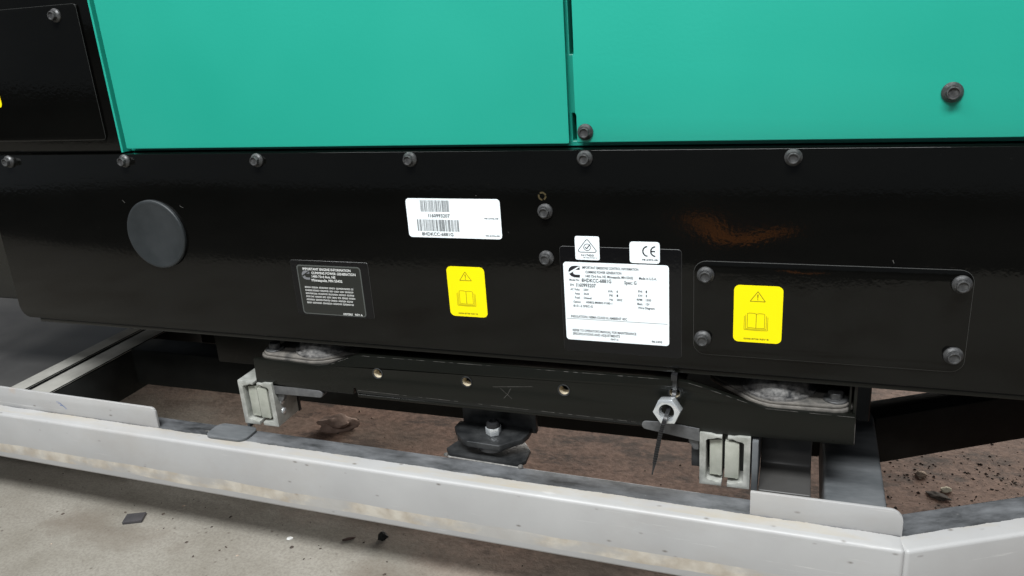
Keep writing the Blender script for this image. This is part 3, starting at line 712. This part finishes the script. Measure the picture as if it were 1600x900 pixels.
for i, p in enumerate(sm):
    d = (sm[min(i+1,n-1)]-sm[max(i-1,0)]).normalized(); side = Vector((1,0.1,0.25)); side = (side-side.dot(d)*d).normalized(); nn = d.cross(side)
    wd = 0.0017*(1 if i < n-9 else max(0.35, (n-i)/9)); th = 0.0006
    vs += [p+side*wd+nn*th, p-side*wd+nn*th, p-side*wd-nn*th, p+side*wd-nn*th]
for i in range(n-1):
    for j in range(4): a, b = i*4+j, i*4+(j+1) % 4; fs.append((a, b, b+4, a+4))
fs += [(3,2,1,0), tuple((n-1)*4+j for j in range(4))]; m.add(vs, fs)
# the other half of the loop runs up over the plate edge to the locking head, teeth on the tail
m.box((0.0766, -0.0045, -0.0205), (0.0802, -0.0028, -0.0045)); m.box((0.0758, -0.0070, -0.0085), (0.0806, -0.0015, -0.0035))
for i in range(n-24, n-6, 1):
    p = sm[i]; m.box((p.x-0.0017, p.y-0.0013, p.z-0.0004), (p.x+0.0017, p.y-0.0004, p.z+0.0004))
o = m.build('cable_tie', NYLON, None, 0, 0, 30); tag(o, 'black nylon cable tie holding the hex nut, its tail hanging over the brown floor', 'cable tie')

# ================================================================== debris on the floor
def lump(name, mat_, loc, size, rot, label, cat, seed, sub=2, amp=0.25):
    bm = bmesh.new(); bmesh.ops.create_icosphere(bm, subdivisions=sub, radius=1.0)
    for v in bm.verts:
        d = 1+amp*noise.noise(v.co*1.6+Vector((seed*3.1, seed, 0))); v.co = v.co*d
        v.co = Vector((v.co.x*size[0], v.co.y*size[1], max(v.co.z, -0.55)*size[2]))
    zmin = min(v.co.z for v in bm.verts); bmesh.ops.translate(bm, vec=(0,0,-zmin), verts=bm.verts)
    me = bpy.data.meshes.new(name); bm.to_mesh(me); bm.free(); me.materials.append(mat_)
    me.polygons.foreach_set('use_smooth', [True]*len(me.polygons)); me.set_sharp_from_angle(angle=R(30))
    o = bpy.data.objects.new(name, me); C.objects.link(o); o.location = loc; o.rotation_euler = (0,0,rot); tag(o, label, cat); return o
ZF = -0.2402
m = MB(); m.box((-0.0110,-0.0085,0.0), (0.0110,0.0085,0.0035))
o = m.build('rubber_scrap', simple('charcoal_rubber', (0.030,0.028,0.030), (0.05,0.046,0.048), 80, 0.8, 0, 0.3), None, 0.0006, 2); o.location = (-0.5377,-0.0125,ZF); o.rotation_euler = (0,0,R(24))
tag(o, 'small dark rectangular rubber scrap on the concrete in front of the rail', 'scrap')
lump('wood_chip', PALE, (0.3329,0.2504,ZF), (0.0062,0.0042,0.003), 0.3, 'pale cream chip on the brown floor right of the cross rail', 'chip', 1)
lump('dirt_clod', GRIT, (0.3236,0.2365,ZF), (0.011,0.0055,0.0022), -0.4, 'dark dirt clod beside the pale cream chip', 'dirt clod', 2, 3, 0.5)
lump('pebble', TAN, (0.3106,0.2765,ZF), (0.0065,0.005,0.0034), 0.2, 'tan pebble on the brown floor behind the pale chip', 'pebble', 3)
lump('metal_scrap', DARKSTEEL, (-0.2358,0.0240,ZF), (0.0055,0.0045,0.006), 0.5, 'little dark metal scrap below the middle of the grey rail', 'scrap', 4, 2, 0.5)
lump('paint_flake', simple('white_flake', (0.7,0.7,0.68), (0.78,0.78,0.76), 60, 0.7), (-0.3363,0.0,ZF), (0.0036,0.0026,0.0014), 0.5, 'white paint flake on the concrete left of the metal scrap', 'flake', 5)
lump('splinter', RUST, (-0.2719,0.0146,ZF), (0.0070,0.0018,0.0018), 0.6, 'thin brown splinter between the white flake and the metal scrap', 'splinter', 6)
lump('dry_leaf', LEAF, (-0.415,0.235,ZF), (0.026,0.017,0.010), 0.4, 'crumpled brown dry leaf lying below the rear beam', 'leaf', 7, 3, 0.55)
rnd = random.Random(21); m = MB()
def chip(x, yv, s):
    a = rnd.uniform(0, 6.28); k = rnd.randint(4, 6); h = s*rnd.uniform(.3, .8); e = rnd.uniform(.4, 1.0)
    b = [(x+s*math.cos(a)*math.cos(2*math.pi*i/k)*rnd.uniform(.7,1.2)-s*e*math.sin(a)*math.sin(2*math.pi*i/k), yv+s*math.sin(a)*math.cos(2*math.pi*i/k)+s*e*math.cos(a)*math.sin(2*math.pi*i/k)*rnd.uniform(.7,1.2), ZF) for i in range(k)]
    b.append((x+rnd.uniform(-.2,.2)*s, yv, ZF+h)); mi = rnd.choice((0,0,0,0,1,2) if x > 0 else (0,0,0,0,0,1))
    m.add(b, [(i, (i+1) % k, k) for i in range(k)], mi)
for i in range(1100): chip(rnd.uniform(0.22, 0.62), rnd.gauss(0.25, 0.09), rnd.uniform(0.0004, 0.0011))
for i in range(420): chip(rnd.uniform(0.22, 0.62), rnd.gauss(0.27, 0.07), 0.0006+0.0035*rnd.random()**4)
for i in range(520): chip(rnd.gauss(0.42, 0.07), rnd.gauss(0.285, 0.035), 0.0006+0.0026*rnd.random()**2.5)
for i in range(160): chip(rnd.gauss(0.31, 0.03), rnd.gauss(0.26, 0.03), 0.0005+0.0020*rnd.random()**2.5)
for i in range(260): chip(rnd.uniform(-0.45, 0.22), rnd.uniform(0.03, 0.36), 0.0005+0.0024*rnd.random()**4)
for i in range(260): chip(rnd.uniform(-0.75, 0.1), rnd.gauss(-0.005, 0.035), 0.0005+0.0028*rnd.random()**5)
for i in range(900): chip(rnd.uniform(-0.75, 0.1), rnd.gauss(0.0, 0.05), rnd.uniform(0.0003, 0.0008))
for i in range(700): chip(rnd.uniform(-0.45, 0.25), rnd.uniform(0.03, 0.36), rnd.uniform(0.0003, 0.0009))
for i in range(120): chip(rnd.uniform(0.2, 0.6), rnd.uniform(0.4, 0.9), 0.0010+0.0055*rnd.random()**4)
o = m.build('grit', [GRIT, TAN, RUST], None, 0, 0, 0); o['kind'] = 'stuff'; o['label'] = 'loose grit and crumbs of dirt on the floor'
